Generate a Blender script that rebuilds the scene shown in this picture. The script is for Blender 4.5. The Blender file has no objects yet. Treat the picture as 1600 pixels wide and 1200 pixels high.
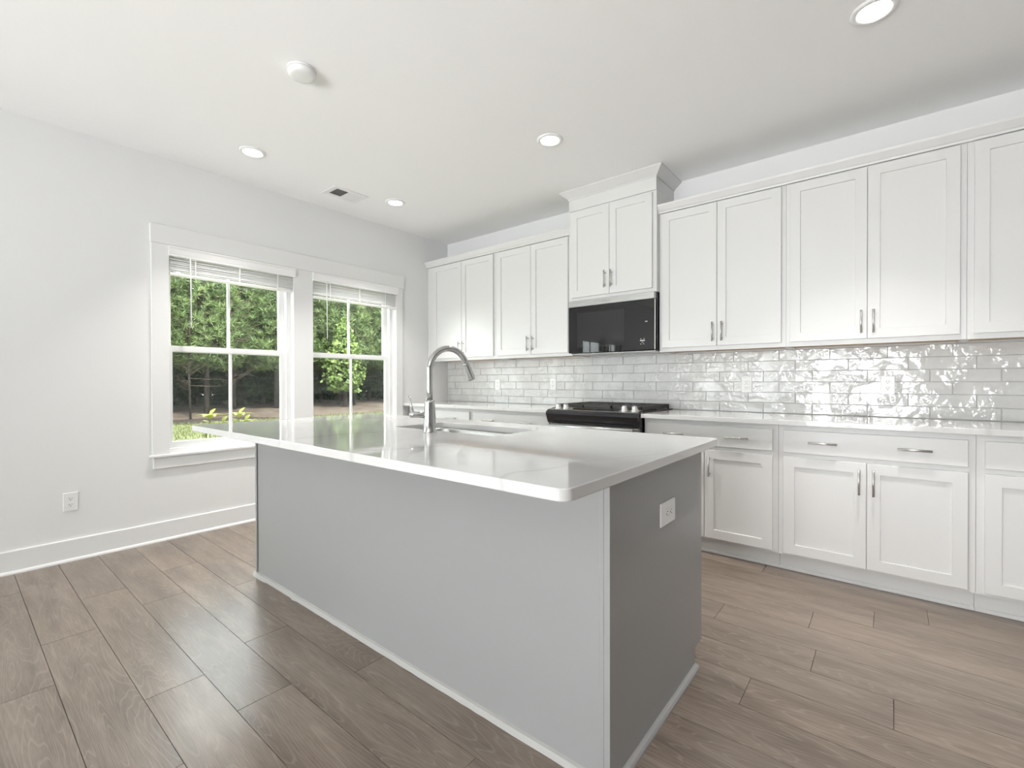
import bpy, bmesh, math, random
from mathutils import Vector, Matrix
S = bpy.context.scene
COL = S.collection
R = math.radians
PI = math.pi

# ------------------------------------------------------------------ camera
cam_data = bpy.data.cameras.new('camera')
cam = bpy.data.objects.new('camera', cam_data)
COL.objects.link(cam)
cam_data.sensor_width = 36.0
cam_data.lens = 725.157 * 36.0 / 1600.0
cam_data.clip_start = 0.05
cam_data.clip_end = 300
_ya, _pi, _ro = R(39.16529), R(-0.3587), R(-0.1085)
_fw = Vector((-math.sin(_ya) * math.cos(_pi), math.cos(_ya) * math.cos(_pi), math.sin(_pi)))
_rt = Vector((math.cos(_ya), math.sin(_ya), 0))
_up = _rt.cross(_fw)
_r2 = _rt * math.cos(_ro) + _up * math.sin(_ro)
_u2 = -_rt * math.sin(_ro) + _up * math.cos(_ro)
_m = Matrix((_r2, _u2, -_fw)).transposed().to_4x4()
_m.translation = Vector((4.0802, -3.8018, 1.1479))
cam.matrix_world = _m
S.camera = cam

# ------------------------------------------------------------------ world, sun, rear fill lamps, exposure
S.view_settings.view_transform = 'Standard'
S.view_settings.look = 'None'
S.view_settings.gamma = 1.0
S.view_settings.use_curve_mapping = False
S.view_settings.exposure = 0.14
world = bpy.data.worlds.new('sky')
S.world = world
world.use_nodes = True
_nt = world.node_tree
_bg = _nt.nodes['Background']
_bg.inputs[0].default_value = (0.97, 0.97, 1.0, 1)     # bright hazy overcast sky
_bg.inputs[1].default_value = 7.2
_sd = bpy.data.lights.new('sun', 'SUN')
_sd.energy = 9.0
_sd.angle = R(1.5)
_sd.color = (1.0, 0.95, 0.86)
sun = bpy.data.objects.new('sun', _sd)
COL.objects.link(sun)
sun.rotation_euler = Vector((-0.62, 0.10, -0.80)).to_track_quat('-Z', 'Y').to_euler()


def area(name, loc, direction, sx, sy, watts, col=(1, 1, 1), spread=180):
    d = bpy.data.lights.new(name, 'AREA')
    d.shape = 'RECTANGLE'
    d.size, d.size_y, d.energy, d.color = sx, sy, watts, col
    d.spread = R(spread)
    o = bpy.data.objects.new(name, d)
    COL.objects.link(o)
    o.location = loc
    o.rotation_euler = Vector(direction).to_track_quat('-Z', 'Y').to_euler()
    return o


# added fill lamps inside the rear windows, tilted up to brighten the ceiling
for _x, _w in ((1.3, 8), (3.5, 104)):
    area('rear_fill', (_x, -7.60, 1.00), (0.12, 1, 0.8), 1.7, 1.5, _w, (0.975, 0.96, 1.0), 120)

# ------------------------------------------------------------------ materials
MATS = {}


def pmat(name, col, rough=0.5, metal=0.0, spec=0.5, coat=0.0, emit=None, estr=0.0):
    m = bpy.data.materials.new(name)
    m.use_nodes = True
    b = m.node_tree.nodes['Principled BSDF']
    b.inputs['Base Color'].default_value = (*col, 1)
    b.inputs['Roughness'].default_value = rough
    b.inputs['Metallic'].default_value = metal
    b.inputs['Specular IOR Level'].default_value = spec
    b.inputs['Coat Weight'].default_value = coat
    b.inputs['Coat Roughness'].default_value = 0.05
    if emit:
        b.inputs['Emission Color'].default_value = (*emit, 1)
        b.inputs['Emission Strength'].default_value = estr
    MATS[name] = m
    return m


def nodes_of(m):
    nt = m.node_tree
    return nt, nt.nodes['Principled BSDF'], nt.nodes.new, nt.links.new


def noise(nt, vec, scale, detail=4, rough=0.5, dist=0.0):
    n = nt.nodes.new('ShaderNodeTexNoise')
    n.inputs['Scale'].default_value = scale
    n.inputs['Detail'].default_value = detail
    n.inputs['Roughness'].default_value = rough
    n.inputs['Distortion'].default_value = dist
    if vec is not None:
        nt.links.new(vec, n.inputs['Vector'])
    return n


def ramp(nt, fac, stops):
    r = nt.nodes.new('ShaderNodeValToRGB')
    el = r.color_ramp.elements
    while len(el) < len(stops):
        el.new(0.5)
    for e, (p, c) in zip(el, stops):
        e.position = p
        e.color = (*c, 1) if len(c) == 3 else c
    nt.links.new(fac, r.inputs[0])
    return r


def bump(nt, height, strength, dist, bsdf):
    b = nt.nodes.new('ShaderNodeBump')
    b.inputs['Strength'].default_value = strength
    b.inputs['Distance'].default_value = dist
    nt.links.new(height, b.inputs['Height'])
    nt.links.new(b.outputs[0], bsdf.inputs['Normal'])
    return b


def coords(nt, kind='Object'):
    return nt.nodes.new('ShaderNodeTexCoord').outputs[kind]


def textured_paint(name, col, rough, scale=180, strength=0.04, spec=0.5):
    m = pmat(name, col, rough, spec=spec)
    nt, b, N, L = nodes_of(m)
    n = noise(nt, coords(nt), scale, 3)
    bump(nt, n.outputs[0], strength, 0.002, b)
    return m


WALL = textured_paint('wall_paint', (0.80, 0.80, 0.796), 0.75, spec=0.25)
CEIL = textured_paint('ceiling_paint', (0.955, 0.953, 0.945), 0.9, spec=0.1)
TRIM = pmat('trim_paint', (0.82, 0.82, 0.815), 0.38)
CAB = textured_paint('cabinet_white', (0.71, 0.706, 0.695), 0.34, 60, 0.01)
VINYL = pmat('window_vinyl', (0.88, 0.88, 0.88), 0.35)
BLIND = pmat('blind_white', (0.92, 0.915, 0.905), 0.45)
PLATE = pmat('outlet_white', (0.86, 0.86, 0.85), 0.3)
DARK = pmat('slot_dark', (0.02, 0.02, 0.02), 0.6)
GRAY = textured_paint('island_grey', (0.325, 0.325, 0.323), 0.36, 40, 0.01)
NICKEL = pmat('brushed_nickel', (0.60, 0.59, 0.575), 0.36, 1.0)
CHROME = pmat('chrome', (0.52, 0.52, 0.515), 0.12, 1.0)
BLACKGLASS = pmat('black_glass', (0.006, 0.006, 0.0065), 0.02, 0.0, 0.5)
GLASSWIN = pmat('oven_window_glass', (0.018, 0.018, 0.019), 0.015, 0.0, 0.5)
BLACK = pmat('black_enamel', (0.012, 0.012, 0.015), 0.22)
IRON = pmat('cast_iron', (0.028, 0.028, 0.028), 0.55)
KEYS = pmat('keypad_print', (0.55, 0.55, 0.55), 0.5)
LOGO = pmat('logo_grey', (0.30, 0.31, 0.30), 0.35, 0.6)
PLY = pmat('plywood_tan', (0.50, 0.36, 0.22), 0.6)
GROUT = pmat('grout', (0.52, 0.515, 0.50), 0.8)
CAULK = pmat('caulk', (0.43, 0.42, 0.405), 0.5)
LAMP = pmat('lamp_lens', (0.9, 0.9, 0.9), 0.5, emit=(1.0, 0.97, 0.92), estr=7.0)
VENTDARK = pmat('duct_dark', (0.10, 0.10, 0.10), 0.8)


def steel_mat():
    m = pmat('stainless', (0.50, 0.498, 0.488), 0.30, 1.0)
    nt, b, N, L = nodes_of(m)
    mp = N('ShaderNodeMapping')
    mp.inputs['Scale'].default_value = (3, 3, 260)
    L(coords(nt), mp.inputs[0])
    n = noise(nt, mp.outputs[0], 3, 3)
    r = ramp(nt, n.outputs[0], [(0.3, (0.24,) * 3), (0.7, (0.38,) * 3)])
    L(r.outputs[0], b.inputs['Roughness'])
    return m


STEEL = steel_mat()


def quartz_mat():
    m = pmat('quartz_white', (0.84, 0.83, 0.81), 0.045, spec=0.5)
    nt, b, N, L = nodes_of(m)
    c = coords(nt)
    n1 = noise(nt, c, 1.3, 5, 0.6, 1.2)
    w = N('ShaderNodeTexWave')
    w.wave_type = 'BANDS'
    w.inputs['Scale'].default_value = 0.55
    w.inputs['Distortion'].default_value = 9
    w.inputs['Detail'].default_value = 4
    w.inputs['Detail Scale'].default_value = 1.1
    L(c, w.inputs['Vector'])
    r1 = ramp(nt, w.outputs['Fac'], [(0.0, (0.55, 0.50, 0.43)), (0.004, (0.88, 0.865, 0.84)), (0.014, (1, 1, 1))])
    r2 = ramp(nt, n1.outputs[0], [(0.40, (0.645, 0.642, 0.635)), (0.62, (0.61, 0.606, 0.597))])
    msk = ramp(nt, noise(nt, c, 0.9, 3).outputs[0], [(0.46, (0, 0, 0)), (0.60, (1, 1, 1))])
    mx = N('ShaderNodeMix')
    mx.data_type = 'RGBA'
    mx.blend_type = 'MULTIPLY'
    mfac = N('ShaderNodeMath')
    mfac.operation = 'MULTIPLY'
    mfac.inputs[1].default_value = 0.28
    L(msk.outputs[0], mfac.inputs[0])
    L(mfac.outputs[0], mx.inputs[0])
    L(r2.outputs[0], mx.inputs[6])
    L(r1.outputs[0], mx.inputs[7])
    L(mx.outputs[2], b.inputs['Base Color'])
    return m


QUARTZ = quartz_mat()


def tile_mat():
    m = pmat('glazed_tile', (0.75, 0.745, 0.73), 0.07, spec=0.6)
    nt, b, N, L = nodes_of(m)
    c = coords(nt)
    n = noise(nt, c, 36, 2, 0.4, 0.5)
    n2 = noise(nt, c, 9, 3)
    r = ramp(nt, n2.outputs[0], [(0.35, (0.62, 0.616, 0.605)), (0.65, (0.69, 0.686, 0.675))])
    L(r.outputs[0], b.inputs['Base Color'])
    n3 = noise(nt, c, 7, 2)
    mk = ramp(nt, n3.outputs[0], [(0.46, (0.10,) * 3), (0.62, (1, 1, 1))])
    mu = N('ShaderNodeMath')
    mu.operation = 'MULTIPLY'
    L(n.outputs[0], mu.inputs[0])
    L(mk.outputs[0], mu.inputs[1])
    bump(nt, mu.outputs[0], 0.42, 0.014, b)
    return m


TILE = tile_mat()


def floor_mat():
    m = pmat('oak_plank', (0.2, 0.16, 0.13), 0.42, spec=0.85)
    nt, b, N, L = nodes_of(m)
    uv = N('ShaderNodeUVMap')
    uv.uv_map = 'plank'
    at = N('ShaderNodeAttribute')
    at.attribute_name = 'seed'
    # along/across coordinates shifted by the plank's own seed
    sh = N('ShaderNodeVectorMath')
    sh.operation = 'MULTIPLY_ADD'
    sh.inputs[1].default_value = (37, 11, 53)
    L(at.outputs['Color'], sh.inputs[0])
    L(uv.outputs[0], sh.inputs[2])

    def mapped(sx, sy):
        mp = N('ShaderNodeMapping')
        mp.inputs['Scale'].default_value = (sx, sy, 1)
        L(sh.outputs[0], mp.inputs[0])
        return mp.outputs[0]
    # cathedral contour lines
    f = noise(nt, mapped(0.60, 6.0), 1.2, 2.0, 0.40, 0.25)
    mul = N('ShaderNodeMath')
    mul.operation = 'MULTIPLY'
    mul.inputs[1].default_value = 40
    L(f.outputs[0], mul.inputs[0])
    fr = N('ShaderNodeMath')
    fr.operation = 'FRACT'
    L(mul.outputs[0], fr.inputs[0])
    line = ramp(nt, fr.outputs[0], [(0.0, (0, 0, 0)), (0.42, (0.02,) * 3), (0.58, (1, 1, 1)), (0.70, (0.05,) * 3), (1.0, (0, 0, 0))])
    # broad tone and fine pores
    tone = noise(nt, mapped(1.6, 9), 1.6, 4, 0.55)
    fine = noise(nt, mapped(9, 170), 1.5, 3, 0.6)
    knot = noise(nt, mapped(2.6, 7), 1.4, 2)
    base = ramp(nt, tone.outputs[0], [(0.30, (0.150, 0.112, 0.087)), (0.52, (0.222, 0.172, 0.136)), (0.74, (0.292, 0.232, 0.187))])
    pl = N('ShaderNodeMix')
    pl.data_type = 'RGBA'
    pl.blend_type = 'MULTIPLY'
    pl.inputs[0].default_value = 1.0
    pr = ramp(nt, at.outputs['Fac'], [(0.0, (0.86, 0.86, 0.87)), (1.0, (1.10, 1.08, 1.06))])
    L(base.outputs[0], pl.inputs[6])
    L(pr.outputs[0], pl.inputs[7])
    fm = N('ShaderNodeMix')
    fm.data_type = 'RGBA'
    fm.blend_type = 'MULTIPLY'
    fm.inputs[0].default_value = 0.8
    frp = ramp(nt, fine.outputs[0], [(0.3, (0.72,) * 3), (0.6, (1.08,) * 3)])
    L(pl.outputs[2], fm.inputs[6])
    L(frp.outputs[0], fm.inputs[7])
    lm = N('ShaderNodeMix')
    lm.data_type = 'RGBA'
    lf = N('ShaderNodeMath')
    lf.operation = 'MULTIPLY'
    lf.inputs[1].default_value = 0.30
    L(line.outputs[0], lf.inputs[0])
    L(lf.outputs[0], lm.inputs[0])
    L(fm.outputs[2], lm.inputs[6])
    lm.inputs[7].default_value = (0.42, 0.36, 0.30, 1)
    kn = ramp(nt, knot.outputs[0], [(0.70, (1, 1, 1)), (0.80, (0.55, 0.5, 0.46))])
    km = N('ShaderNodeMix')
    km.data_type = 'RGBA'
    km.blend_type = 'MULTIPLY'
    km.inputs[0].default_value = 1
    L(lm.outputs[2], km.inputs[6])
    L(kn.outputs[0], km.inputs[7])
    L(km.outputs[2], b.inputs['Base Color'])
    rr = ramp(nt, line.outputs[0], [(0.0, (0.29,) * 3), (1.0, (0.35,) * 3)])
    L(rr.outputs[0], b.inputs['Roughness'])
    ad = N('ShaderNodeMath')
    ad.operation = 'ADD'
    L(line.outputs[0], ad.inputs[0])
    L(fine.outputs[0], ad.inputs[1])
    bump(nt, ad.outputs[0], 0.05, 0.0015, b)
    return m


FLOOR = floor_mat()


def glass_mat(name, tint, refl=1.0):
    m = bpy.data.materials.new(name)
    m.use_nodes = True
    nt = m.node_tree
    nt.nodes.remove(nt.nodes['Principled BSDF'])
    out = nt.nodes['Material Output']
    tr = nt.nodes.new('ShaderNodeBsdfTransparent')
    tr.inputs[0].default_value = (*tint, 1)
    gl = nt.nodes.new('ShaderNodeBsdfGlossy')
    gl.inputs['Roughness'].default_value = 0.02
    fr = nt.nodes.new('ShaderNodeFresnel')
    geo = nt.nodes.new('ShaderNodeNewGeometry')
    ior = nt.nodes.new('ShaderNodeMapRange')      # same reflectance on both faces of the pane
    ior.inputs['To Min'].default_value = 1.45
    ior.inputs['To Max'].default_value = 1 / 1.45
    nt.links.new(geo.outputs['Backfacing'], ior.inputs['Value'])
    nt.links.new(ior.outputs[0], fr.inputs[0])
    mx = nt.nodes.new('ShaderNodeMixShader')
    nt.links.new(fr.outputs[0], mx.inputs[0])
    nt.links.new(tr.outputs[0], mx.inputs[1])
    nt.links.new(gl.outputs[0], mx.inputs[2])
    nt.links.new(mx.outputs[0], out.inputs[0])
    return m


GLASS = glass_mat('window_glass', (0.93, 0.97, 0.95))


def screen_mat():
    m = bpy.data.materials.new('screen_mesh')
    m.use_nodes = True
    nt = m.node_tree
    b = nt.nodes['Principled BSDF']
    b.inputs['Base Color'].default_value = (0.03, 0.03, 0.035, 1)
    b.inputs['Roughness'].default_value = 0.7
    b.inputs['Alpha'].default_value = 0.16
    return m


SCREEN = screen_mat()


def leaf_mat(name, c1, c2, rough=0.5, scale=6.0):
    m = pmat(name, c1, rough, spec=0.3)
    nt, b, N, L = nodes_of(m)
    n = noise(nt, coords(nt), scale, 3)
    r = ramp(nt, n.outputs[0], [(0.3, c1), (0.7, c2)])
    L(r.outputs[0], b.inputs['Base Color'])
    b.inputs['Subsurface Weight'].default_value = 0.0
    return m


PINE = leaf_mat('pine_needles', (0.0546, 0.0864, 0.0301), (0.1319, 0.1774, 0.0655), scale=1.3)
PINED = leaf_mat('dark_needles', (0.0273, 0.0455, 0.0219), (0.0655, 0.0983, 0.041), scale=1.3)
BROAD = leaf_mat('bright_leaves', (0.1001, 0.1593, 0.041), (0.1911, 0.2457, 0.0774), scale=2)
LEAFY = leaf_mat('young_leaves', (0.26, 0.29, 0.02), (0.36, 0.37, 0.055), scale=9)
LEAFD = leaf_mat('old_leaves', (0.0146, 0.0338, 0.0114), (0.0364, 0.0624, 0.0182), scale=9)
BARK = leaf_mat('bark', (0.0286, 0.0234, 0.0198), (0.0624, 0.052, 0.0442), 0.9, 5)
TWIG = leaf_mat('dead_twig', (0.0624, 0.0442, 0.0312), (0.1144, 0.0884, 0.0676), 0.9, 5)
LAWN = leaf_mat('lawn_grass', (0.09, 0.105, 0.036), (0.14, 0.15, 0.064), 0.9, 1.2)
STRAW = leaf_mat('pine_straw', (0.072, 0.050, 0.038), (0.135, 0.105, 0.085), 0.95, 1.5)
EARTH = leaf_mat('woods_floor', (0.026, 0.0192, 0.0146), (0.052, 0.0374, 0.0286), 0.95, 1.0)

# ------------------------------------------------------------------ mesh helpers
ORG = {}


def bx(bm, x0, x1, y0, y1, z0, z1, bev=0.0, seg=1):
    vs = [bm.verts.new(p) for p in ((x0, y0, z0), (x1, y0, z0), (x1, y1, z0), (x0, y1, z0),
                                    (x0, y0, z1), (x1, y0, z1), (x1, y1, z1), (x0, y1, z1))]
    fs = [bm.faces.new([vs[i] for i in f]) for f in
          ((0, 3, 2, 1), (4, 5, 6, 7), (0, 1, 5, 4), (1, 2, 6, 5), (2, 3, 7, 6), (3, 0, 4, 7))]
    if bev > 0:
        es = list({e for f in fs for e in f.edges})
        bmesh.ops.bevel(bm, geom=es, offset=bev, segments=seg, affect='EDGES', profile=0.5)


def loft(bm, loops, cap0=True, cap1=True, smooth=False):
    rows = [[bm.verts.new(p) for p in lp] for lp in loops]
    n = len(rows[0])
    for a, b in zip(rows, rows[1:]):
        for i in range(n):
            f = bm.faces.new((a[i], a[(i + 1) % n], b[(i + 1) % n], b[i]))
            f.smooth = smooth
    if cap0:
        bm.faces.new(list(reversed(rows[0])))
    if cap1:
        bm.faces.new(rows[-1])
    return rows


def ring(c, r, n, ax1, ax2):
    c, ax1, ax2 = Vector(c), Vector(ax1), Vector(ax2)
    return [c + ax1 * (r * math.cos(2 * PI * i / n)) + ax2 * (r * math.sin(2 * PI * i / n)) for i in range(n)]


def lathe(bm, c, prof, n=24, ax=(0, 0, 1), smooth=True):
    ax = Vector(ax).normalized()
    a1 = ax.orthogonal().normalized()
    a2 = ax.cross(a1)
    c = Vector(c)
    loft(bm, [ring(c + ax * h, max(r, 1e-5), n, a1, a2) for r, h in prof], smooth=smooth)


def tube(bm, pts, rad, n=12, smooth=True):
    pts = [Vector(p) for p in pts]
    rads = rad if isinstance(rad, (list, tuple)) else [rad] * len(pts)
    loops = []
    prev = None
    for i, p in enumerate(pts):
        t = (pts[min(i + 1, len(pts) - 1)] - pts[max(i - 1, 0)]).normalized()
        a = prev if prev is not None else t.orthogonal().normalized()
        a = (a - t * a.dot(t))
        a = a.normalized() if a.length > 1e-6 else t.orthogonal().normalized()
        prev = a
        loops.append(ring(p, rads[i], n, a, t.cross(a)))
    loft(bm, loops, smooth=smooth)


def prism(bm, prof, x0, x1):
    """extrude a (y,z) profile along x"""
    loft(bm, [[(x0, y, z) for y, z in prof], [(x1, y, z) for y, z in prof]])


def prism_y(bm, prof, y0, y1):
    """extrude an (x,z) profile along y"""
    loft(bm, [[(x, y0, z) for x, z in prof], [(x, y1, z) for x, z in prof]])


def rrect(x0, x1, y0, y1, r, z, n=6):
    out = []
    for cx, cy, a0 in ((x1 - r, y1 - r, 0), (x0 + r, y1 - r, 90), (x0 + r, y0 + r, 180), (x1 - r, y0 + r, 270)):
        for i in range(n + 1):
            a = R(a0 + 90 * i / n)
            out.append((cx + r * math.cos(a), cy + r * math.sin(a), z))
    return out


def ob(name, bm, mat, parent=None, label=None, cat=None, kind=None, group=None, smooth=None, extra=()):
    me = bpy.data.meshes.new(name)
    bmesh.ops.recalc_face_normals(bm, faces=bm.faces)
    if parent is None:
        xs = [v.co for v in bm.verts]
        o3 = Vector(((min(v.x for v in xs) + max(v.x for v in xs)) / 2,
                     (min(v.y for v in xs) + max(v.y for v in xs)) / 2, min(v.z for v in xs)))
    else:
        o3 = ORG[parent.name]
    if smooth is not None:
        for f in bm.faces:
            f.smooth = smooth
    bmesh.ops.translate(bm, verts=bm.verts, vec=-o3)
    bm.to_mesh(me)
    bm.free()
    me.materials.append(mat)
    for m in extra:
        me.materials.append(m)
    o = bpy.data.objects.new(name, me)
    COL.objects.link(o)
    ORG[o.name] = o3
    if parent is None:
        o.location = o3
    else:
        o.parent = parent
    tag(o, label, cat, kind, group)
    return o


def tag(o, label=None, cat=None, kind=None, group=None):
    if label:
        o['label'] = label
    if cat:
        o['category'] = cat
    if kind:
        o['kind'] = kind
    if group:
        o['group'] = group


def thing(name, loc, label=None, cat=None, kind=None, group=None):
    o = bpy.data.objects.new(name, None)
    o.empty_display_size = 0.1
    COL.objects.link(o)
    o.location = loc
    ORG[o.name] = Vector(loc)
    tag(o, label, cat, kind, group)
    return o


def B():
    return bmesh.new()


def box_ob(name, dims, mat, parent=None, bev=0.0, **kw):
    bm = B()
    bx(bm, *dims, bev=bev)
    return ob(name, bm, mat, parent, **kw)


# ------------------------------------------------------------------ room shell
H = 2.767
XW, YW = 9.2, -8.0      # far right wall, rear wall behind the camera
W1 = (-2.80, -1.849)    # first window opening along y
W2 = (-1.715, -0.764)
WZ0, WZ1 = 0.625, 2.136


def wall_x(name, xa, xb, y0, y1, holes, label):
    """wall slab between x=xa and xb, running along y with rectangular openings"""
    bm = B()
    ys = sorted({y0, y1, *[h[0] for h in holes], *[h[1] for h in holes]})
    for a, b in zip(ys, ys[1:]):
        hs = [h for h in holes if h[0] <= a + 1e-6 and h[1] >= b - 1e-6]
        if not hs:
            bx(bm, xa, xb, a, b, 0, H)
        else:
            h = hs[0]
            if h[2] > 0.001:
                bx(bm, xa, xb, a, b, 0, h[2])
            bx(bm, xa, xb, a, b, h[3], H)
    bmesh.ops.remove_doubles(bm, verts=bm.verts, dist=1e-5)
    return ob(name, bm, WALL, kind='structure', label=label)


W3, W4 = (-4.76, -3.91), (-5.40, -4.87)
wall_x('wall_left', -0.15, 0.0, YW, 0.0,
       [(*W1, WZ0, WZ1), (*W2, WZ0, WZ1), (*W3, WZ0, 1.93), (*W4, WZ0, 1.93)], 'white painted wall with the two windows')
box_ob('wall_back', (-0.15, XW + 0.15, 0.0, 0.15, 0, H), WALL, kind='structure', label='white painted wall behind the white cabinets')
box_ob('wall_right', (XW, XW + 0.15, YW, 0.0, 0, H), WALL, kind='structure', label='white wall on the right of the room')
bm = B()
xs = [-0.15]
for c in (1.3, 3.5):
    xs += [c - 0.95, c + 0.95]
xs.append(XW + 0.15)
for i in range(0, len(xs) - 1):
    if i % 2 == 0:
        bx(bm, xs[i], xs[i + 1], YW - 0.15, YW, 0, H)
    else:
        bx(bm, xs[i], xs[i + 1], YW - 0.15, YW, 2.35, H)
        bx(bm, xs[i], xs[i + 1], YW - 0.15, YW, 0, 0.12)
ob('wall_front', bm, WALL, kind='structure', label='rear wall with wide windows behind the camera')
box_ob('ceiling', (-0.15, XW + 0.15, YW - 0.15, 0.15, H, H + 0.15), CEIL, kind='structure', label='flat white ceiling')

# plank floor: every plank is a face island with its own grain coordinates
random.seed(5)
bm = B()
uvl = bm.loops.layers.uv.new('plank')
seed = bm.loops.layers.color.new('seed')
bx(bm, -0.15, XW + 0.15, YW - 0.15, 0.15, -0.06, -0.004)
for f in bm.faces:
    f.material_index = 1
PITCH, PLEN = 0.1892, 1.2195
known = {0: 4.225, 1: 4.023, 2: 3.789, 3: 3.424, 4: 3.839, 5: 4.093, 6: 3.667, 10: 1.226, 11: 1.885, 12: 1.10,
         13: 0.78, 14: 1.2165, 15: 1.625, 16: 2.2, 7: 3.05, 8: 2.75, 9: 3.35}
g = 0.0011
for k in range(-4, 40):
    ya = -0.70 - PITCH * k
    yb = ya - PITCH
    ya, yb = min(ya, 0.0), max(yb, YW)
    if ya <= yb:
        continue
    x = known.get(k, random.uniform(0, PLEN))
    while x > 0:
        x -= PLEN
    while x < XW:
        xa, xb = max(x, 0.0), min(x + PLEN, XW)
        s = [random.random() for _ in range(3)]
        top = [(xa + g, yb + g), (xb - g, yb + g), (xb - g, ya - g), (xa + g, ya - g)]
        bot = [(xa + g * .4, yb + g * .4), (xb - g * .4, yb + g * .4), (xb - g * .4, ya - g * .4), (xa + g * .4, ya - g * .4)]
        vt = [bm.verts.new((p[0], p[1], 0.0)) for p in top]
        vb = [bm.verts.new((p[0], p[1], -0.0035)) for p in bot]
        fs = [bm.faces.new(vt)] + [bm.faces.new((vb[i], vb[(i + 1) % 4], vt[(i + 1) % 4], vt[i])) for i in range(4)]
        for f in fs:
            for lp in f.loops:
                lp[uvl].uv = (lp.vert.co.x - x, lp.vert.co.y - ya)
                lp[seed] = (s[0], s[1], s[2], 1)
        x += PLEN
me = bpy.data.meshes.new('floor')
bmesh.ops.recalc_face_normals(bm, faces=bm.faces)
bm.to_mesh(me)
bm.free()
me.materials.append(FLOOR)
me.materials.append(pmat('floor_gap', (0.05, 0.038, 0.03), 0.8))
fl = bpy.data.objects.new('floor', me)
COL.objects.link(fl)
tag(fl, 'brown-grey wood-look plank floor', None, 'structure')

# baseboards
bm = B()
prism_y(bm, [(0.0, 0.0), (0.015, 0.0), (0.015, 0.134), (0.011, 0.139), (0.0, 0.139)], YW, -0.56)
prism_y(bm, [(0.015, 0.0), (0.029, 0.0), (0.028, 0.008), (0.022, 0.016), (0.015, 0.018)], YW, -0.56)
ob('baseboard_left', bm, TRIM, kind='structure', label='white baseboard under the windows')
bm = B()
bx(bm, XW - 0.015, XW, YW, 0, 0, 0.139)
ob('baseboard_right', bm, TRIM, kind='structure', label='white baseboard on the right wall')

# ------------------------------------------------------------------ windows
bm = B()
bx(bm, 0.0, 0.026, -2.868, -0.662, 2.142, 2.277, 0.002)        # head casing
for a, b in ((-2.862, -2.757), (-1.849, -1.673), (-0.7586, -0.674)):
    bx(bm, 0.0, 0.019, a, b, 0.6246, 2.142, 0.0015)
bx(bm, 0.0, 0.018, -2.855, -0.68, 0.524, 0.6045, 0.0015)        # apron
bx(bm, -0.045, 0.036, -2.875, -0.66, 0.6045, 0.6246, 0.005, 2)  # stool
ob('trim_1', bm, TRIM, kind='structure', label='wide white casing, sill and apron around both windows')


def rect_frame(bm, x0, x1, y0, y1, z0, z1, wy, wz0, wz1, bev=0.0015):
    bx(bm, x0, x1, y0, y0 + wy, z0, z1, bev)
    bx(bm, x0, x1, y1 - wy, y1, z0, z1, bev)
    bx(bm, x0, x1, y0 + wy, y1 - wy, z0, z0 + wz0, bev)
    bx(bm, x0, x1, y0 + wy, y1 - wy, z1 - wz1, z1, bev)


def window(name, y0, y1, label, muntin=True, WZ1=WZ1):
    t = thing(name, ((-0.08), (y0 + y1) / 2, WZ0), label, None, 'structure')
    bm = B()
    rect_frame(bm, -0.15, -0.045, y0, y1, WZ0, WZ1, 0.034, 0.03, 0.03)
    bx(bm, -0.062, -0.040, y0 + 0.030, y0 + 0.038, WZ0 + 0.02, WZ1 - 0.02)
    bx(bm, -0.062, -0.040, y1 - 0.038, y1 - 0.030, WZ0 + 0.02, WZ1 - 0.02)
    ob('window_frame', bm, VINYL, t)
    a, b = y0 + 0.034, y1 - 0.034
    lo = B()
    rect_frame(lo, -0.085, -0.055, a, b, WZ0 + 0.022, 1.417, 0.046, 0.055, 0.042)
    s = ob('lower_sash', lo, VINYL, t)
    if muntin:
        mb = B()
        bx(mb, -0.080, -0.062, (a + b) / 2 - 0.010, (a + b) / 2 + 0.010, WZ0 + 0.06, 1.40, 0.002)
        ob('muntin', mb, VINYL, s)
    box_ob('glass_pane', (-0.0725, -0.0705, a + 0.04, b - 0.04, WZ0 + 0.07, 1.38), GLASS, s)
    up = B()
    rect_frame(up, -0.122, -0.092, a, b, 1.372, WZ1 - 0.03, 0.046, 0.042, 0.05)
    s = ob('upper_sash', up, VINYL, t)
    if muntin:
        mb = B()
        bx(mb, -0.116, -0.098, (a + b) / 2 - 0.010, (a + b) / 2 + 0.010, 1.40, WZ1 - 0.06, 0.002)
        ob('muntin', mb, VINYL, s)
    box_ob('glass_pane', (-0.1085, -0.1065, a + 0.04, b - 0.04, 1.405, WZ1 - 0.07), GLASS, s)
    sc = box_ob('insect_screen', (-0.1400, -0.1396, a, b, WZ0 + 0.03, 1.40), SCREEN, t)
    return t


window('window_1', *W1, 'nearer double-hung window on the left wall')
window('window_2', *W2, 'farther double-hung window near the cabinets')
for i, w in ((3, W3), (4, W4)):
    window('window_%d' % i, *w, 'window beside the camera', True, 1.93)
# rear windows (only seen as reflections)
for i, c in enumerate((1.3, 3.5)):
    t = thing('window_%d' % (5 + i), (c, YW - 0.08, 0.12), 'wide rear window', None, 'structure')
    bm = B()
    for a, b in ((c - 0.95, c - 0.89), (c - 0.03, c + 0.03), (c + 0.89, c + 0.95)):
        bx(bm, a, b, YW - 0.12, YW - 0.06, 0.12, 2.35)
    bx(bm, c - 0.95, c + 0.95, YW - 0.12, YW - 0.06, 0.12, 0.18)
    bx(bm, c - 0.95, c + 0.95, YW - 0.12, YW - 0.06, 2.29, 2.35)
    ob('window_frame', bm, VINYL, t)
    box_ob('glass_pane', (c - 0.9, c + 0.9, YW - 0.092, YW - 0.088, 0.17, 2.30), GLASS, t)


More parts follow.
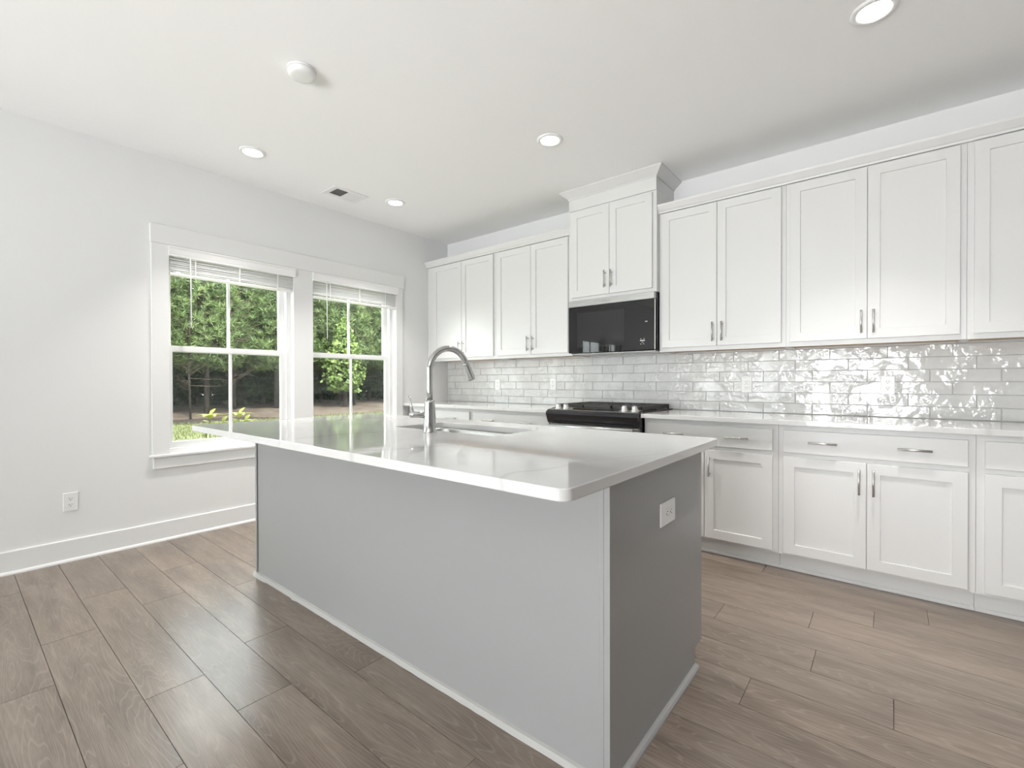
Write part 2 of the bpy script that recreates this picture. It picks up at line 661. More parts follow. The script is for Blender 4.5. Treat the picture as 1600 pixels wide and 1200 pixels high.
def blind(y0, y1, zb, label, wand_y, wand_z, tilt):
    t = thing('window_blind', (0.0, (y0 + y1) / 2, zb), label, 'blind', group='raised blinds of the two windows')
    bm = B()
    prism_y(bm, [(0.020, 2.062), (0.034, 2.062), (0.036, 2.068), (0.033, 2.075), (0.036, 2.085), (0.036, 2.118),
                 (0.041, 2.126), (0.041, 2.137), (0.020, 2.137)], y0 - 0.004, y1 + 0.017)
    bx(bm, -0.03, 0.020, y0 + 0.003, y1 - 0.003, 2.085, 2.134)
    ob('valance', bm, BLIND, t)
    bm = B()
    n = 7
    ztop = 2.058
    zlow = zb + 0.030
    for i in range(n):
        z = zlow + (ztop - zlow) * (i + 0.5) / n
        d = 0.004 * math.sin(i * 2.1)
        prism_y(bm, [(-0.026 + d, z + tilt), (0.022 + d, z - tilt), (0.0225 + d, z - tilt + 0.0026), (0.002 + d, z + 0.0052),
                     (-0.026 + d, z + tilt + 0.0026)], y0 + 0.004, y1 - 0.004)
    ob('slats', bm, BLIND, t)
    bm = B()
    bx(bm, -0.028, 0.024, y0 + 0.004, y1 - 0.004, zb, zb + 0.020, 0.004, 2)
    ob('bottom_rail', bm, BLIND, t)
    for f in (0.18, 0.52, 0.85):
        y = y0 + (y1 - y0) * f
        bm = B()
        bx(bm, 0.0245, 0.0265, y - 0.004, y + 0.004, zb + 0.004, 2.065)
        ob('ladder_cord', bm, BLIND, t)
    bm = B()
    tube(bm, [(0.040, wand_y, 2.075), (0.042, wand_y, 2.04), (0.042, wand_y + 0.004, wand_z)], 0.0042, 8)
    ob('tilt_wand', bm, BLIND, t)
    return t


blind(-2.755, -1.852, 1.928, 'white blind drawn up at the top of the nearer left window', -2.629, 1.551, 0.0125)
blind(-1.672, -0.760, 1.910, 'white blind drawn up at the top of the window closest to the cabinets', -1.552, 1.54, 0.013)

# ------------------------------------------------------------------ cabinets
RAIL = 0.057


def bar_handle(parent, x, z, yf, vertical, length=0.137, r=0.0055, off=0.030):
    bm = B()
    y = yf - off
    h = length / 2
    if vertical:
        tube(bm, [(x, y, z - h), (x, y, z + h)], r, 10)
        for s in (-1, 1):
            tube(bm, [(x, yf, z + s * h * 0.70), (x, y, z + s * h * 0.70)], 0.0045, 8)
    else:
        tube(bm, [(x - h, y, z), (x + h, y, z)], r, 10)
        for s in (-1, 1):
            tube(bm, [(x + s * h * 0.70, yf, z), (x + s * h * 0.70, y, z)], 0.0045, 8)
    return ob('handle', bm, NICKEL, parent, label='brushed nickel bar handle')


def shaker(bm, x0, x1, z0, z1, yf, th=0.019, flat=False):
    c = 0.0015

    def rl(i, y):
        return [(x0 + i, y, z0 + i), (x1 - i, y, z0 + i), (x1 - i, y, z1 - i), (x0 + i, y, z1 - i)]
    loops = [rl(0, yf + th), rl(0, yf + c), rl(c, yf)]
    if not flat:
        loops += [rl(RAIL, yf), rl(RAIL + 0.0015, yf + 0.008)]
    loft(bm, loops)


def door(parent, x0, x1, z0, z1, yf, hx=None, hz=None):
    bm = B()
    shaker(bm, x0, x1, z0, z1, yf)
    d = ob('door', bm, CAB, parent)
    if hx is not None:
        bar_handle(d, hx, hz, yf, True)
    return d


def drawer(parent, x0, x1, z0, z1, yf, hxs=()):
    bm = B()
    shaker(bm, x0, x1, z0, z1, yf, flat=True)
    d = ob('drawer', bm, CAB, parent)
    for hx in hxs:
        bar_handle(d, hx, (z0 + z1) / 2, yf, False)
    return d


def upper(label, x0, x1, doors, z0=1.369, z1=2.424, yb=-0.311, dz=(1.398, 2.4163), hz=1.4975, filler=None, lip=None):
    t = thing('upper_cabinet', ((x0 + x1) / 2, -0.15, z0), label, 'cabinet', group='white upper cabinets')
    bm = B()
    e = 0.0006
    bx(bm, x0 + e, x1 - e, yb, -0.002, z0 + 0.012, z1)
    # frame lip below the recessed bottom
    bx(bm, x0 + e, x1 - e, yb, yb + 0.019, z0, z0 + 0.012)
    bx(bm, x0 + e, x0 + 0.016, yb + 0.019, -0.012, z0, z0 + 0.012)
    bx(bm, x1 - 0.016, x1 - e, yb + 0.019, -0.012, z0, z0 + 0.012)
    if filler:
        bx(bm, filler, x0, yb + 0.004, yb + 0.022, z0, z1)
    ob('cabinet_box', bm, CAB, t)
    bm = B()
    bx(bm, x0 + 0.016, x1 - 0.016, yb + 0.019, -0.012, z0 + 0.0085, z0 + 0.0115)
    ob('bottom_panel', bm, PLY, t, label='unfinished tan plywood underside')
    for (a, b, hx) in doors:
        door(t, a, b, dz[0], dz[1], yb - 0.019, hx, hz)
    return t


upper('white two-door upper cabinet in the far left corner beside the windows', 0.072, 1.032,
      [(0.115, 0.5625, 0.537), (0.5655, 1.0086, 0.596)], filler=0.002)
upper('white two-door upper cabinet just left of the microwave', 1.032, 1.925,
      [(1.055, 1.4765, 1.449), (1.4795, 1.885, 1.508)])
upper('white two-door upper cabinet just right of the microwave', 2.703, 3.551,
      [(2.727, 3.125, 3.101), (3.128, 3.5256, 3.162)])
upper('white two-door upper cabinet over the wide base cabinet, second right of the microwave', 3.551, 4.400,
      [(3.5755, 3.973, 3.946), (3.976, 4.373, 4.004)])
upper('white upper cabinet cut off by the right edge of the photo', 4.400, 5.25,
      [(4.4266, 4.824, 4.797), (4.827, 5.224, 4.855)])

# tall cabinet over the microwave with a stacked crown
t = thing('microwave_cabinet', (2.314, -0.2, 1.832), 'short white two-door cabinet above the microwave, crowned up to the ceiling', 'cabinet',
          group='white upper cabinets')
bm = B()
bx(bm, 1.926, 2.702, -0.365, -0.002, 1.832, 2.602)
ob('cabinet_box', bm, CAB, t)
door(t, 1.955, 2.3125, 1.858, 2.586, -0.385, 2.279, 1.977)
door(t, 2.3155, 2.672, 1.858, 2.586, -0.385, 2.338, 1.977)
bm = B()
bx(bm, 1.926, 2.702, -0.372, -0.002, 2.603, H - 0.004)
ob('stacked_fascia', bm, CAB, t)


def crown_three(bm, x0, x1, yf, prof):
    """mitred crown round three sides; prof = (outward, z)"""
    loops = []
    for o_, z in prof:
        loops.append([(x0 - o_, -0.002, z), (x0 - o_, yf - o_, z), (x1 + o_, yf - o_, z), (x1 + o_, -0.002, z)])
    rows = [[bm.verts.new(p) for p in lp] for lp in loops]
    for a, b in zip(rows, rows[1:]):
        for i in range(3):
            bm.faces.new((a[i], a[i + 1], b[i + 1], b[i]))
    bm.faces.new(rows[-1])


bm = B()
crown_three(bm, 1.926, 2.702, -0.372, [(0.0005, 2.700), (0.006, 2.700), (0.006, 2.710), (0.012, 2.714), (0.056, 2.752), (0.062, 2.756), (0.062, H - 0.001), (0.0005, H - 0.001)])
ob('crown', bm, CAB, t)


def crown_run(x0, x1, label):
    bm = B()
    prism(bm, [(-0.003, 2.4245), (-0.329, 2.4245), (-0.331, 2.436), (-0.336, 2.440), (-0.356, 2.474), (-0.358, 2.486), (-0.003, 2.486)], x0, x1)
    return ob('crown_moulding', bm, CAB, label=label, cat='moulding', group='crown mouldings')


crown_run(0.002, 1.9255, 'white crown moulding along the top of the upper cabinets left of the microwave')
crown_run(2.7025, 5.25, 'white crown moulding along the top of the upper cabinets right of the microwave')


def base(label, x0, x1, drawers, doors, filler=None):
    t = thing('base_cabinet', ((x0 + x1) / 2, -0.3, 0), label, 'cabinet', group='white base cabinets')
    bm = B()
    e = 0.0006
    bx(bm, x0 + e, x1 - e, -0.601, -0.003, 0.100, 0.8835)
    if filler is not None:
        bx(bm, filler, x0, -0.597, -0.579, 0.1, 0.8835)
    ob('cabinet_box', bm, CAB, t)
    bm = B()
    bx(bm, (filler if filler is not None else x0) + e, x1 - e, -0.5525, -0.10, 0.0005, 0.0995)
    prism(bm, [(-0.5525, 0.0005), (-0.5655, 0.0005), (-0.565, 0.009), (-0.560, 0.016), (-0.5525, 0.0185)], (filler if filler is not None else x0) + e, x1 - e)
    ob('toe_kick', bm, CAB, t)
    for d in drawers:
        drawer(t, d[0], d[1], 0.7203, 0.8533, -0.62, d[2])
    for d in doors:
        door(t, d[0], d[1], 0.1153, 0.6936, -0.62, d[2], 0.591)
    return t


base('white base cabinet with drawer in the far left corner behind the faucet', 0.072, 0.983, [(0.117, 0.961, (0.33, 0.722))],
     [(0.117, 0.5375, 0.511), (0.5405, 0.961, 0.567)], filler=0.031)
base('white base cabinet with drawer just left of the black range', 0.983, 1.924, [(1.005, 1.885, (1.215, 1.65))],
     [(1.005, 1.4435, 1.415), (1.4465, 1.885, 1.474)])
base('white base cabinet just right of the range, partly behind the island', 2.708, 3.557, [(2.731, 3.528, (2.929, 3.327))],
     [(2.731, 3.126, 3.100), (3.129, 3.5276, 3.163)])
base('white base cabinet with one wide drawer above two full doors, right of the island', 3.557, 4.408, [(3.5855, 4.3797, (3.782, 4.179))],
     [(3.5855, 3.981, 3.950), (3.984, 4.3797, 4.012)])
base('white base cabinet cut off by the right edge of the photo', 4.408, 5.26, [(4.4382, 5.232, (4.63, 5.04))],
     [(4.4382, 4.8335, 4.803), (4.8365, 5.232, 4.865)])


def counter(x0, x1, label):
    bm = B()
    bx(bm, x0, x1, -0.6635, -0.0015, 0.8840, 0.914, 0.0025, 2)
    return ob('countertop', bm, QUARTZ, label=label, cat='countertop', group='quartz countertops')


counter(0.002, 1.9285, 'white quartz countertop left of the range')
counter(2.7045, 5.26, 'white quartz countertop right of the range')

# ------------------------------------------------------------------ tiled backsplash
bm = B()
BX0, BX1, TZ0 = 0.003, 5.25, 0.9145
bx(bm, BX0, BX1, -0.0045, -0.0008, TZ0, 1.3675)
for f in bm.faces:
    f.material_index = 1
TH, TL = 0.0757, 0.3022
rnd = random.Random(3)
row = 0
while True:
    zt = 1.3675 - 0.0015 - row * TH
    zb_ = max(zt - TH, TZ0 + 0.001)
    if zt - zb_ < 0.006:
        break
    off = 3.765 + (row % 3) * 0.1005
    k0 = math.floor((BX0 - off) / TL)
    x = off + k0 * TL
    while x < BX1:
        a, b = max(x, BX0) + 0.0011, min(x + TL, BX1) - 0.0011
        if b - a > 0.01:
            z0_, z1_ = zb_ + 0.0011, zt - 0.0011
            tx, tz, dy = rnd.uniform(-0.003, 0.003), rnd.uniform(-0.004, 0.004), rnd.uniform(-0.0006, 0.0006)
            nx, nz = max(3, int((b - a) / 0.02)), 4
            ph = [rnd.uniform(0, 6.28) for _ in range(6)]
            grid = []
            for j in range(nz + 3):
                rowv = []
                for i in range(nx + 3):
                    u = min(max((i - 1) / nx, 0), 1)
                    w = min(max((j - 1) / nz, 0), 1)
                    edge = i in (0, nx + 2) or j in (0, nz + 2)
                    ins = 0.0 if edge else 0.0016
                    xx = a + ins + (b - a - 2 * ins) * u
                    zz = z0_ + ins + (z1_ - z0_ - 2 * ins) * w
                    if edge:
                        yy = -0.0045
                    else:
                        wav = (0.00018 * math.sin(ph[0] + 31 * xx + 40 * zz) + 0.00018 * math.sin(ph[1] + 58 * xx - 70 * zz)
                               + 0.00018 * math.sin(ph[2] + 110 * xx + 20 * math.sin(ph[3] + 60 * zz)))
                        yy = -0.0098 + dy + wav + tx * (u - .5) * (b - a) * 0.6 + tz * (w - .5) * TH * 0.6
                    rowv.append(bm.verts.new((xx, yy, zz)))
                grid.append(rowv)
            for j in range(nz + 2):
                for i in range(nx + 2):
                    inner = 0 < i <= nx and 0 < j <= nz
                    q = [grid[j][i], grid[j][i + 1], grid[j + 1][i + 1], grid[j + 1][i]]
                    if not inner:
                        q = [bm.verts.new(v.co) for v in q]
                    f = bm.faces.new(q)
                    f.smooth = inner
            for i_ in list(grid[0]) + list(grid[-1]) + [r_[0] for r_ in grid[1:-1]] + [r_[-1] for r_ in grid[1:-1]]:
                bm.verts.remove(i_)
        x += TL
    row += 1
ob('tile_backsplash', bm, TILE, label='glossy handmade-look white subway tile backsplash between counter and upper cabinets', cat='backsplash', extra=(GROUT,))

# ------------------------------------------------------------------ outlets


def outlet(c, n, along, label, group=None, w=0.072, h=0.117):
    """c = centre on the wall surface, n = outward normal, along = long axis of the plate"""
    c, n, v = Vector(c), Vector(n), Vector(along)
    u = v.cross(n)

    def slab(bm, pu, pv, hw, hh, d0, d1, ch=0.002):
        def lp(hw_, hh_, d):
            return [c + n * d + u * (pu + s * hw_) + v * (pv + q * hh_) for s, q in ((-1, -1), (1, -1), (1, 1), (-1, 1))]
        loft(bm, [lp(hw, hh, d0), lp(hw, hh, d1 - ch), lp(hw - ch, hh - ch, d1)])
    t = thing('wall_outlet', c, label, 'outlet', group=group)
    bm = B()
    slab(bm, 0, 0, w / 2, h / 2, 0.0, 0.006, 0.0025)
    ob('cover_plate', bm, PLATE, t)
    for s in (-1, 1):
        bm = B()
        slab(bm, 0, s * 0.0195, 0.0165, 0.0140, 0.0055, 0.0078, 0.001)
        r = ob('receptacle', bm, PLATE, t)
        bm = B()
        slab(bm, -0.0063, s * 0.0195 + 0.004, 0.0012, 0.0042, 0.0072, 0.0082, 0.0002)
        slab(bm, 0.0063, s * 0.0195 + 0.004, 0.0012, 0.0036, 0.0072, 0.0082, 0.0002)
        slab(bm, 0.0, s * 0.0195 - 0.0065, 0.0023, 0.0023, 0.0072, 0.0082, 0.0002)
        ob('socket_slots', bm, DARK, r)
    bm = B()
    lathe(bm, c + n * 0.0055, [(0.0028, 0), (0.0028, 0.0012), (0.0015, 0.0016)], 10, n)
    ob('screw', bm, PLATE, t)
    return t


outlet((0.0, -3.286, 0.3785), (1, 0, 0), (0, 0, 1), 'white outlet on the left wall above the baseboard')
GO = 'outlets on the tile backsplash'
YT = -0.0100
outlet((0.795, YT, 1.112), (0, -1, 0), (0, 0, 1), 'white outlet on the tiles right of the faucet spout, leftmost on the backsplash', GO)
outlet((1.515, YT, 1.118), (0, -1, 0), (0, 0, 1), 'white outlet on the tiles just left of the range', GO)
outlet((3.251, YT, 1.116), (0, -1, 0), (0, 0, 1), 'white outlet on the tiles right of the range', GO)
outlet((4.069, YT, 1.117), (0, -1, 0), (0, 0, 1), 'white outlet on the tiles above the wide drawer, rightmost on the backsplash', GO)

# ------------------------------------------------------------------ island
IX0, IX1, IY0, IY1 = 1.155, 3.478, -2.63, -1.826
t = thing('kitchen_island', ((IX0 + IX1) / 2, (IY0 + IY1) / 2, 0), 'grey painted kitchen island with plain back and end panels', 'island')
bm = B()
bx(bm, IX0 + 0.026, IX1 - 0.019, IY0 + 0.006, IY0 + 0.024, 0.001, 0.8835)
ob('back_panel', bm, GRAY, t)
for x0, x1 in ((IX0, IX0 + 0.018), (IX1 - 0.018, IX1)):
    bm = B()
    prof = [(IY0 - (0.004 if x0 > 2 else 0.0), 0.001), (-1.908, 0.001), (-1.908, 0.083), (IY1 - 0.002, 0.083), (IY1 - 0.002, 0.8835), (IY0 - (0.004 if x0 > 2 else 0.0), 0.8835)]
    prism(bm, prof, x0, x1)
    ob('end_panel', bm, GRAY, t)
bm = B()   # outside corner strip
bx(bm, IX1 - 0.034, IX1 - 0.0185, IY0 - 0.004, IY0 + 0.0055, 0.001, 0.8835, 0.0015)
ob('corner_strip', bm, GRAY, t)
bm = B()
bx(bm, IX0 + 0.0185, IX1 - 0.0185, -2.58, -1.838, 0.083, 0.100)
bx(bm, IX0 + 0.0185, IX1 - 0.0185, -1.853, -1.834, 0.1, 0.8835)
bx(bm, IX0 + 0.0185, IX1 - 0.0185, -1.93, -1.91, 0.001, 0.083)
ob('cabinet_box', bm, GRAY, t)
for a, b in ((1.19, 1.66), (1.665, 2.02), (2.06, 2.43), (2.435, 2.81), (2.85, 3.455)):
    bm = B()
    y = -1.834

    def rl(i, yy):
        return [(b - i, yy, 0.11 + i), (a + i, yy, 0.11 + i), (a + i, yy, 0.86 - i), (b - i, yy, 0.86 - i)]
    loft(bm, [rl(0, y), rl(0, y + 0.0175), rl(0.0015, y + 0.019), rl(RAIL, y + 0.019), rl(RAIL + .0015, y + 0.011)])
    ob('door', bm, GRAY, t)
bm = B()
qr = [(0.0, 0.0005), (0.018, 0.0005), (0.0172, 0.008), (0.0125, 0.0145), (0.006, 0.018), (0.0, 0.019)]
loft(bm, [[(IX1 + 0.0002 + a, -1.912 + 0.008, z) for a, z in qr], [(IX1 + 0.0002 + a, IY0 - 0.022, z) for a, z in qr]])
ob('base_shoe', bm, GRAY, t)
bm = B()
pts = [(IX0 - 0.012, IY0 - 0.010)]
rnd = random.Random(8)
loops = []
n = 60
for i in range(n + 1):
    x = IX0 - 0.012 + (IX1 + 0.016 - IX0) * i / n
    e = 0.010 + (0.008 if 1 <= i <= 4 else 0.0) + rnd.uniform(-0.001, 0.001)
    if i == 13:
        e += 0.006
    loops.append([(x, IY0 + 0.0058, 0.0006), (x, IY0 + 0.0058, 0.020), (x, IY0 - e * 0.35, 0.016), (x, IY0 - e, 0.006), (x, IY0 - e - 0.003, 0.0006)])
loft(bm, loops)
ob('base_moulding', bm, CAULK, t, label='thin pale moulding along the floor')

# island worktop with sink cut-out
SX0, SX1, SY0, SY1 = 2.092, 2.770, -2.322, -1.988


def slab_with_hole(name, outer, hole, zc, half, bevel):
    cu = bpy.data.curves.new('tmp', 'CURVE')
    cu.dimensions = '2D'
    cu.fill_mode = 'BOTH'
    cu.extrude = half - bevel
    cu.bevel_depth = bevel
    cu.bevel_resolution = 2
    for lp in (outer, hole):
        sp = cu.splines.new('POLY')
        sp.points.add(len(lp) - 1)
        for p, q in zip(sp.points, lp):
            p.co = (q[0], q[1], 0, 1)
        sp.use_cyclic_u = True
    tmp = bpy.data.objects.new('tmp', cu)
    COL.objects.link(tmp)
    bpy.context.view_layer.update()
    dg = bpy.context.evaluated_depsgraph_get()
    me = bpy.data.meshes.new_from_object(tmp.evaluated_get(dg))
    bpy.data.objects.remove(tmp)
    bpy.data.curves.remove(cu)
    bm = B()
    bm.from_mesh(me)
    bpy.data.meshes.remove(me)
    bmesh.ops.translate(bm, verts=bm.verts, vec=(0, 0, zc))
    for f in bm.faces:
        f.smooth = False
    return bm


bev = 0.003
bm = slab_with_hole('x', rrect(1.150 + bev, 3.542 - bev, -2.957 + bev, -1.806 - bev, 0.028, 0, 8), list(reversed(rrect(SX0 - bev, SX1 + bev, SY0 - bev, SY1 + bev, 0.014, 0, 5))), 0.899, 0.015, bev)
top = ob('island_countertop', bm, QUARTZ, label='large white veined quartz countertop overhanging the grey island', cat='countertop', group='quartz countertops')

# undermount sink
bm = B()
rows = []
zt = 0.8832
rows.append(rrect(SX0 - 0.030, SX1 + 0.030, SY0 - 0.030, SY1 + 0.030, 0.05, zt - 0.002, 8))
rows.append(rrect(SX0 - 0.030, SX1 + 0.030, SY0 - 0.030, SY1 + 0.030, 0.05, zt, 8))
rows.append(rrect(SX0 + 0.003, SX1 - 0.003, SY0 + 0.003, SY1 - 0.003, 0.075, zt, 8))
rows.append(rrect(SX0 + 0.006, SX1 - 0.006, SY0 + 0.006, SY1 - 0.006, 0.072, zt - 0.006, 8))
rows.append(rrect(SX0 + 0.012, SX1 - 0.012, SY0 + 0.012, SY1 - 0.012, 0.066, zt - 0.185, 8))
rows.append(rrect(SX0 + 0.022, SX1 - 0.022, SY0 + 0.022, SY1 - 0.022, 0.056, zt - 0.205, 8))
rows.append(rrect(SX0 + 0.045, SX1 - 0.045, SY0 + 0.045, SY1 - 0.045, 0.04, zt - 0.212, 8))
loft(bm, rows, cap0=False, cap1=True, smooth=True)
t = thing('kitchen_sink', ((SX0 + SX1) / 2, (SY0 + SY1) / 2, 0.67), 'stainless undermount sink sunk into the island countertop', 'sink')
ob('basin', bm, STEEL, t)
bm = B()
lathe(bm, ((SX0 + SX1) / 2, (SY0 + SY1) / 2, zt - 0.2125), [(0.045, 0), (0.045, 0.003), (0.036, 0.004), (0.03, 0.001), (0.002, 0.001)], 24)
ob('drain', bm, CHROME, t)

# faucet
FX, FY = 2.441, -2.388
t = thing('kitchen_faucet', (FX, FY, 0.9145), 'tall chrome gooseneck pull-down faucet behind the island sink', 'faucet')
bm = B()
lathe(bm, (FX, FY, 0.9142), [(0.031, 0), (0.031, 0.003), (0.0295, 0.006), (0.0265, 0.07), (0.0235, 0.135), (0.0225, 0.146), (0.019, 0.148)], 32)
ob('faucet_body', bm, CHROME, t)
bm = B()
rt_ = 0.0145
ra = 0.102
zc = 1.200
pts = [(FX, FY, 1.062), (FX, FY, 1.10), (FX, FY, 1.16)]
dirx, diry = 0.20, 0.98
for i in range(0, 21):
    a = R(180 - 160 * i / 20)
    s = ra + ra * math.cos(a)
    pts.append((FX + dirx * s, FY + diry * s, zc + ra * math.sin(a)))
tube(bm, pts, rt_, 20)
ob('gooseneck', bm, CHROME, t)
e1 = Vector(pts[-1])
dv = (Vector(pts[-1]) - Vector(pts[-2])).normalized()
bm = B()
lathe(bm, e1 - dv * 0.002, [(0.0152, 0), (0.0160, 0.004), (0.0170, 0.012), (0.0182, 0.082), (0.0180, 0.088), (0.0150, 0.090), (0.013, 0.086)], 24, dv)
ob('spray_head', bm, CHROME, t)
bm = B()
hd = Vector((-0.94, -0.34, 0.02)).normalized()
p0 = Vector((FX, FY, 0.9915))
lathe(bm, p0 + hd * 0.018, [(0.0140, 0), (0.0140, 0.060), (0.0155, 0.062), (0.0155, 0.080), (0.013, 0.083)], 20, hd)
h = ob('handle_hub', bm, CHROME, t)
bm = B()
q = p0 + hd * 0.088
tube(bm, [q + Vector((0, 0, 0.008)), q + Vector((-0.006, -0.004, 0.04)), q + Vector((-0.018, -0.009, 0.088))], [0.0050, 0.0042, 0.0036], 10)
ob('lever', bm, CHROME, h)

# island outlet, lying sideways on the end panel
outlet((IX1 + 0.0004, -2.2095, 0.691), (1, 0, 0), (0, 1, 0), 'white outlet mounted sideways on the grey end of the island', w=0.080, h=0.130)

# ------------------------------------------------------------------ range
t = thing('gas_range', (2.316, -0.35, 0), 'slide-in gas range with black front panel between the base cabinets', 'range')
bm = B()
bx(bm, 1.9345, 2.6975, -0.640, -0.02, 0.10, 0.9140)
bx(bm, 1.9310, 2.7020, -0.600, -0.02, 0.9150, 0.9215, 0.002)
bx(bm, 1.97, 2.66, -0.58, -0.05, 0.002, 0.10)
ob('range_body', bm, BLACK, t)
bm = B()
prism(bm, [(-0.6645, 0.9206), (-0.690, 0.9130), (-0.706, 0.9030), (-0.711, 0.8850), (-0.704, 0.8650), (-0.686, 0.8230),
           (-0.678, 0.8120), (-0.6645, 0.8120)], 1.915, 2.6985)
prism(bm, [(-0.600, 0.9155), (-0.600, 0.9320), (-0.630, 0.9310), (-0.6645, 0.9206), (-0.6645, 0.8120), (-0.6405, 0.8120), (-0.6405, 0.9155)], 1.9305, 2.6985)
ob('control_panel', bm, BLACK, t)
bm = B()
prism(bm, [(-0.606, 0.9335), (-0.606, 0.9355), (-0.632, 0.9345), (-0.680, 0.9205), (-0.680, 0.9180), (-0.632, 0.9318)], 1.935, 2.69)
ob('knob_deck', bm, STEEL, t, label='thin stainless strip carrying the knobs')
bm = B()
prism(bm, [(-0.640, 0.9325), (-0.640, 0.9340), (-0.675, 0.9240), (-0.675, 0.9222)], 2.14, 2.53)
ob('display_strip', bm, BLACKGLASS, t)
kn = Vector((0, -0.28, 0.96)).normalized()
for x in (2.000, 2.073, 2.575, 2.655):
    bm = B()
    c = Vector((x, -0.648, 0.929))
    lathe(bm, c, [(0.027, 0), (0.027, 0.006), (0.021, 0.009), (0.0185, 0.034), (0.016, 0.037)], 22, kn)
    k = ob('knob', bm, NICKEL, t)
    bm = B()
    f = c + kn * 0.036
    bx(bm, f.x - 0.004, f.x + 0.004, f.y - 0.015, f.y + 0.015, f.z - 0.003, f.z + 0.005)
    ob('knob_grip', bm, NICKEL, k)
bm = B()
bx(bm, 1.938, 2.694, -0.672, -0.6405, 0.22, 0.809, 0.004)
d = ob('oven_door', bm, STEEL, t)
bm = B()
bx(bm, 2.02, 2.612, -0.6745, -0.6715, 0.32, 0.70, 0.001)
ob('oven_window', bm, BLACKGLASS, d)
bm = B()
tube(bm, [(1.955, -0.724, 0.791), (2.677, -0.724, 0.791)], 0.0145, 16)
for x in (1.99, 2.642):
    tube(bm, [(x, -0.671, 0.791), (x, -0.724, 0.791)], 0.009, 12)
ob('handle', bm, STEEL, d)
bm = B()
bx(bm, 1.938, 2.694, -0.668, -0.6405, 0.105, 0.212, 0.004)
ob('warming_drawer', bm, STEEL, t)
for (gx0, gx1) in ((1.952, 2.190), (2.194, 2.438), (2.442, 2.682)):
    bm = B()
    y0, y1 = -0.590, -0.055
    zt = 0.9600
    w = 0.0055
    for x in (gx0 + w, gx1 - w):
        bx(bm, x - w, x + w, y0, y1, zt - 0.028, zt, 0.002)
    for y in (y0 + w, y1 - w):
        bx(bm, gx0, gx1, y - w, y + w, zt - 0.024, zt - 0.0003, 0.002)
    for i in range(3):
        x = gx0 + (gx1 - gx0) * (i + 1) / 4
        bx(bm, x - 0.004, x + 0.004, y0, y1, zt - 0.012, zt, 0.0015)
    for i in range(9):
        y = y0 + w + (y1 - y0 - 2 * w) * i / 8
        bx(bm, gx0, gx1, y - 0.0045, y + 0.0045, zt - 0.012, zt - 0.0006, 0.0015)
    for x in (gx0 + w, gx1 - w):
        for y in (y0 + 0.01, y1 - 0.01, (y0 + y1) / 2):
            bx(bm, x - 0.005, x + 0.005, y - 0.005, y + 0.005, 0.9217, zt - 0.012)
    ob('burner_grate', bm, IRON, t)
for x, y, r in ((2.06, -0.46, 0.045), (2.06, -0.18, 0.04), (2.316, -0.32, 0.05), (2.575, -0.46, 0.04), (2.575, -0.18, 0.045)):
    bm = B()
    lathe(bm, (x, y, 0.9217), [(r, 0), (r, 0.010), (r * 0.8, 0.012), (r * 0.8, 0.017), (r * 0.7, 0.019)], 20)
    ob('burner', bm, IRON, t)

# ------------------------------------------------------------------ microwave
t = thing('microwave', (2.31, -0.19, 1.376), 'low over-the-range microwave with black glass door and stainless top strip', 'microwave')
MX0, MX1, MF = 1.930, 2.6925, -0.388
bm = B()
bx(bm, MX0 + 0.003, MX1 + 0.004, -0.345, -0.012, 1.379, 1.8300)
ob('microwave_body', bm, BLACK, t)
bm = B()
bx(bm, MX0, MX1, MF + 0.002, -0.3455, 1.7765, 1.8305, 0.002)
s = ob('top_strip', bm, STEEL, t, label='brushed stainless strip')
bm = B()
for dx, w, hh in ((-0.030, 0.010, 0.010), (-0.018, 0.006, 0.007), (-0.009, 0.004, 0.010), (-0.002, 0.003, 0.008), (0.005, 0.005, 0.006), (0.014, 0.006, 0.008), (0.023, 0.004, 0.010), (0.030, 0.005, 0.006)):
    bx(bm, 2.285 + dx - w / 2, 2.285 + dx + w / 2, MF + 0.0012, MF + 0.0025, 1.802 - hh / 2, 1.802 + hh / 2)
n = 28
o_, i_ = [], []
for k in range(n + 1):
    a = R(-40 + 290 * k / n)
    o_.append(bm.verts.new((2.303 + 0.026 * math.cos(a), MF + 0.0012, 1.805 + 0.0130 * math.sin(a))))
    i_.append(bm.verts.new((2.303 + 0.0235 * math.cos(a), MF + 0.0012, 1.805 + 0.0115 * math.sin(a))))
for k in range(n):
    bm.faces.new((o_[k], o_[k + 1], i_[k + 1], i_[k]))
ob('logo', bm, LOGO, s)
bm = B()
bx(bm, MX0, MX1, MF, -0.3455, 1.3840, 1.7755, 0.003)
d = ob('glass_door', bm, BLACKGLASS, t)
bm = B()
bx(bm, 2.015, 2.450, MF - 0.0009, MF + 0.001, 1.432, 1.722)
ob('door_window', bm, GLASSWIN, d)
bm = B()
px, pz = 2.598, 1.455
for r_, row_ in enumerate(((-1, 1), (-1.2, -0.6, 0.0, 0.6, 1.2), (-0.15, 0.3), (-1, 0.8))):
    for q_ in row_:
        cx_, cz_ = px + q_ * 0.0125, pz + 0.018 - r_ * 0.0135
        bx(bm, cx_ - 0.0042, cx_ + 0.0042, MF - 0.0006, MF + 0.001, cz_ - (0.0038 if r_ == 1 else 0.0018), cz_ + (0.0038 if r_ == 1 else 0.0018))
ob('keypad', bm, KEYS, d, label='pale keypad symbols')
bm = B()
for q_ in (0.0, 0.011):
    bx(bm, 2.621 + q_, 2.627 + q_, MF - 0.0006, MF + 0.001, 1.600, 1.609)
ob('display_digits', bm, KEYS, d)
bm = B()
bx(bm, MX1 + 0.0003, MX1 + 0.0040, MF + 0.004, MF + 0.016, 1.39, 1.77)
ob('door_edge', bm, NICKEL, d)
bm = B()
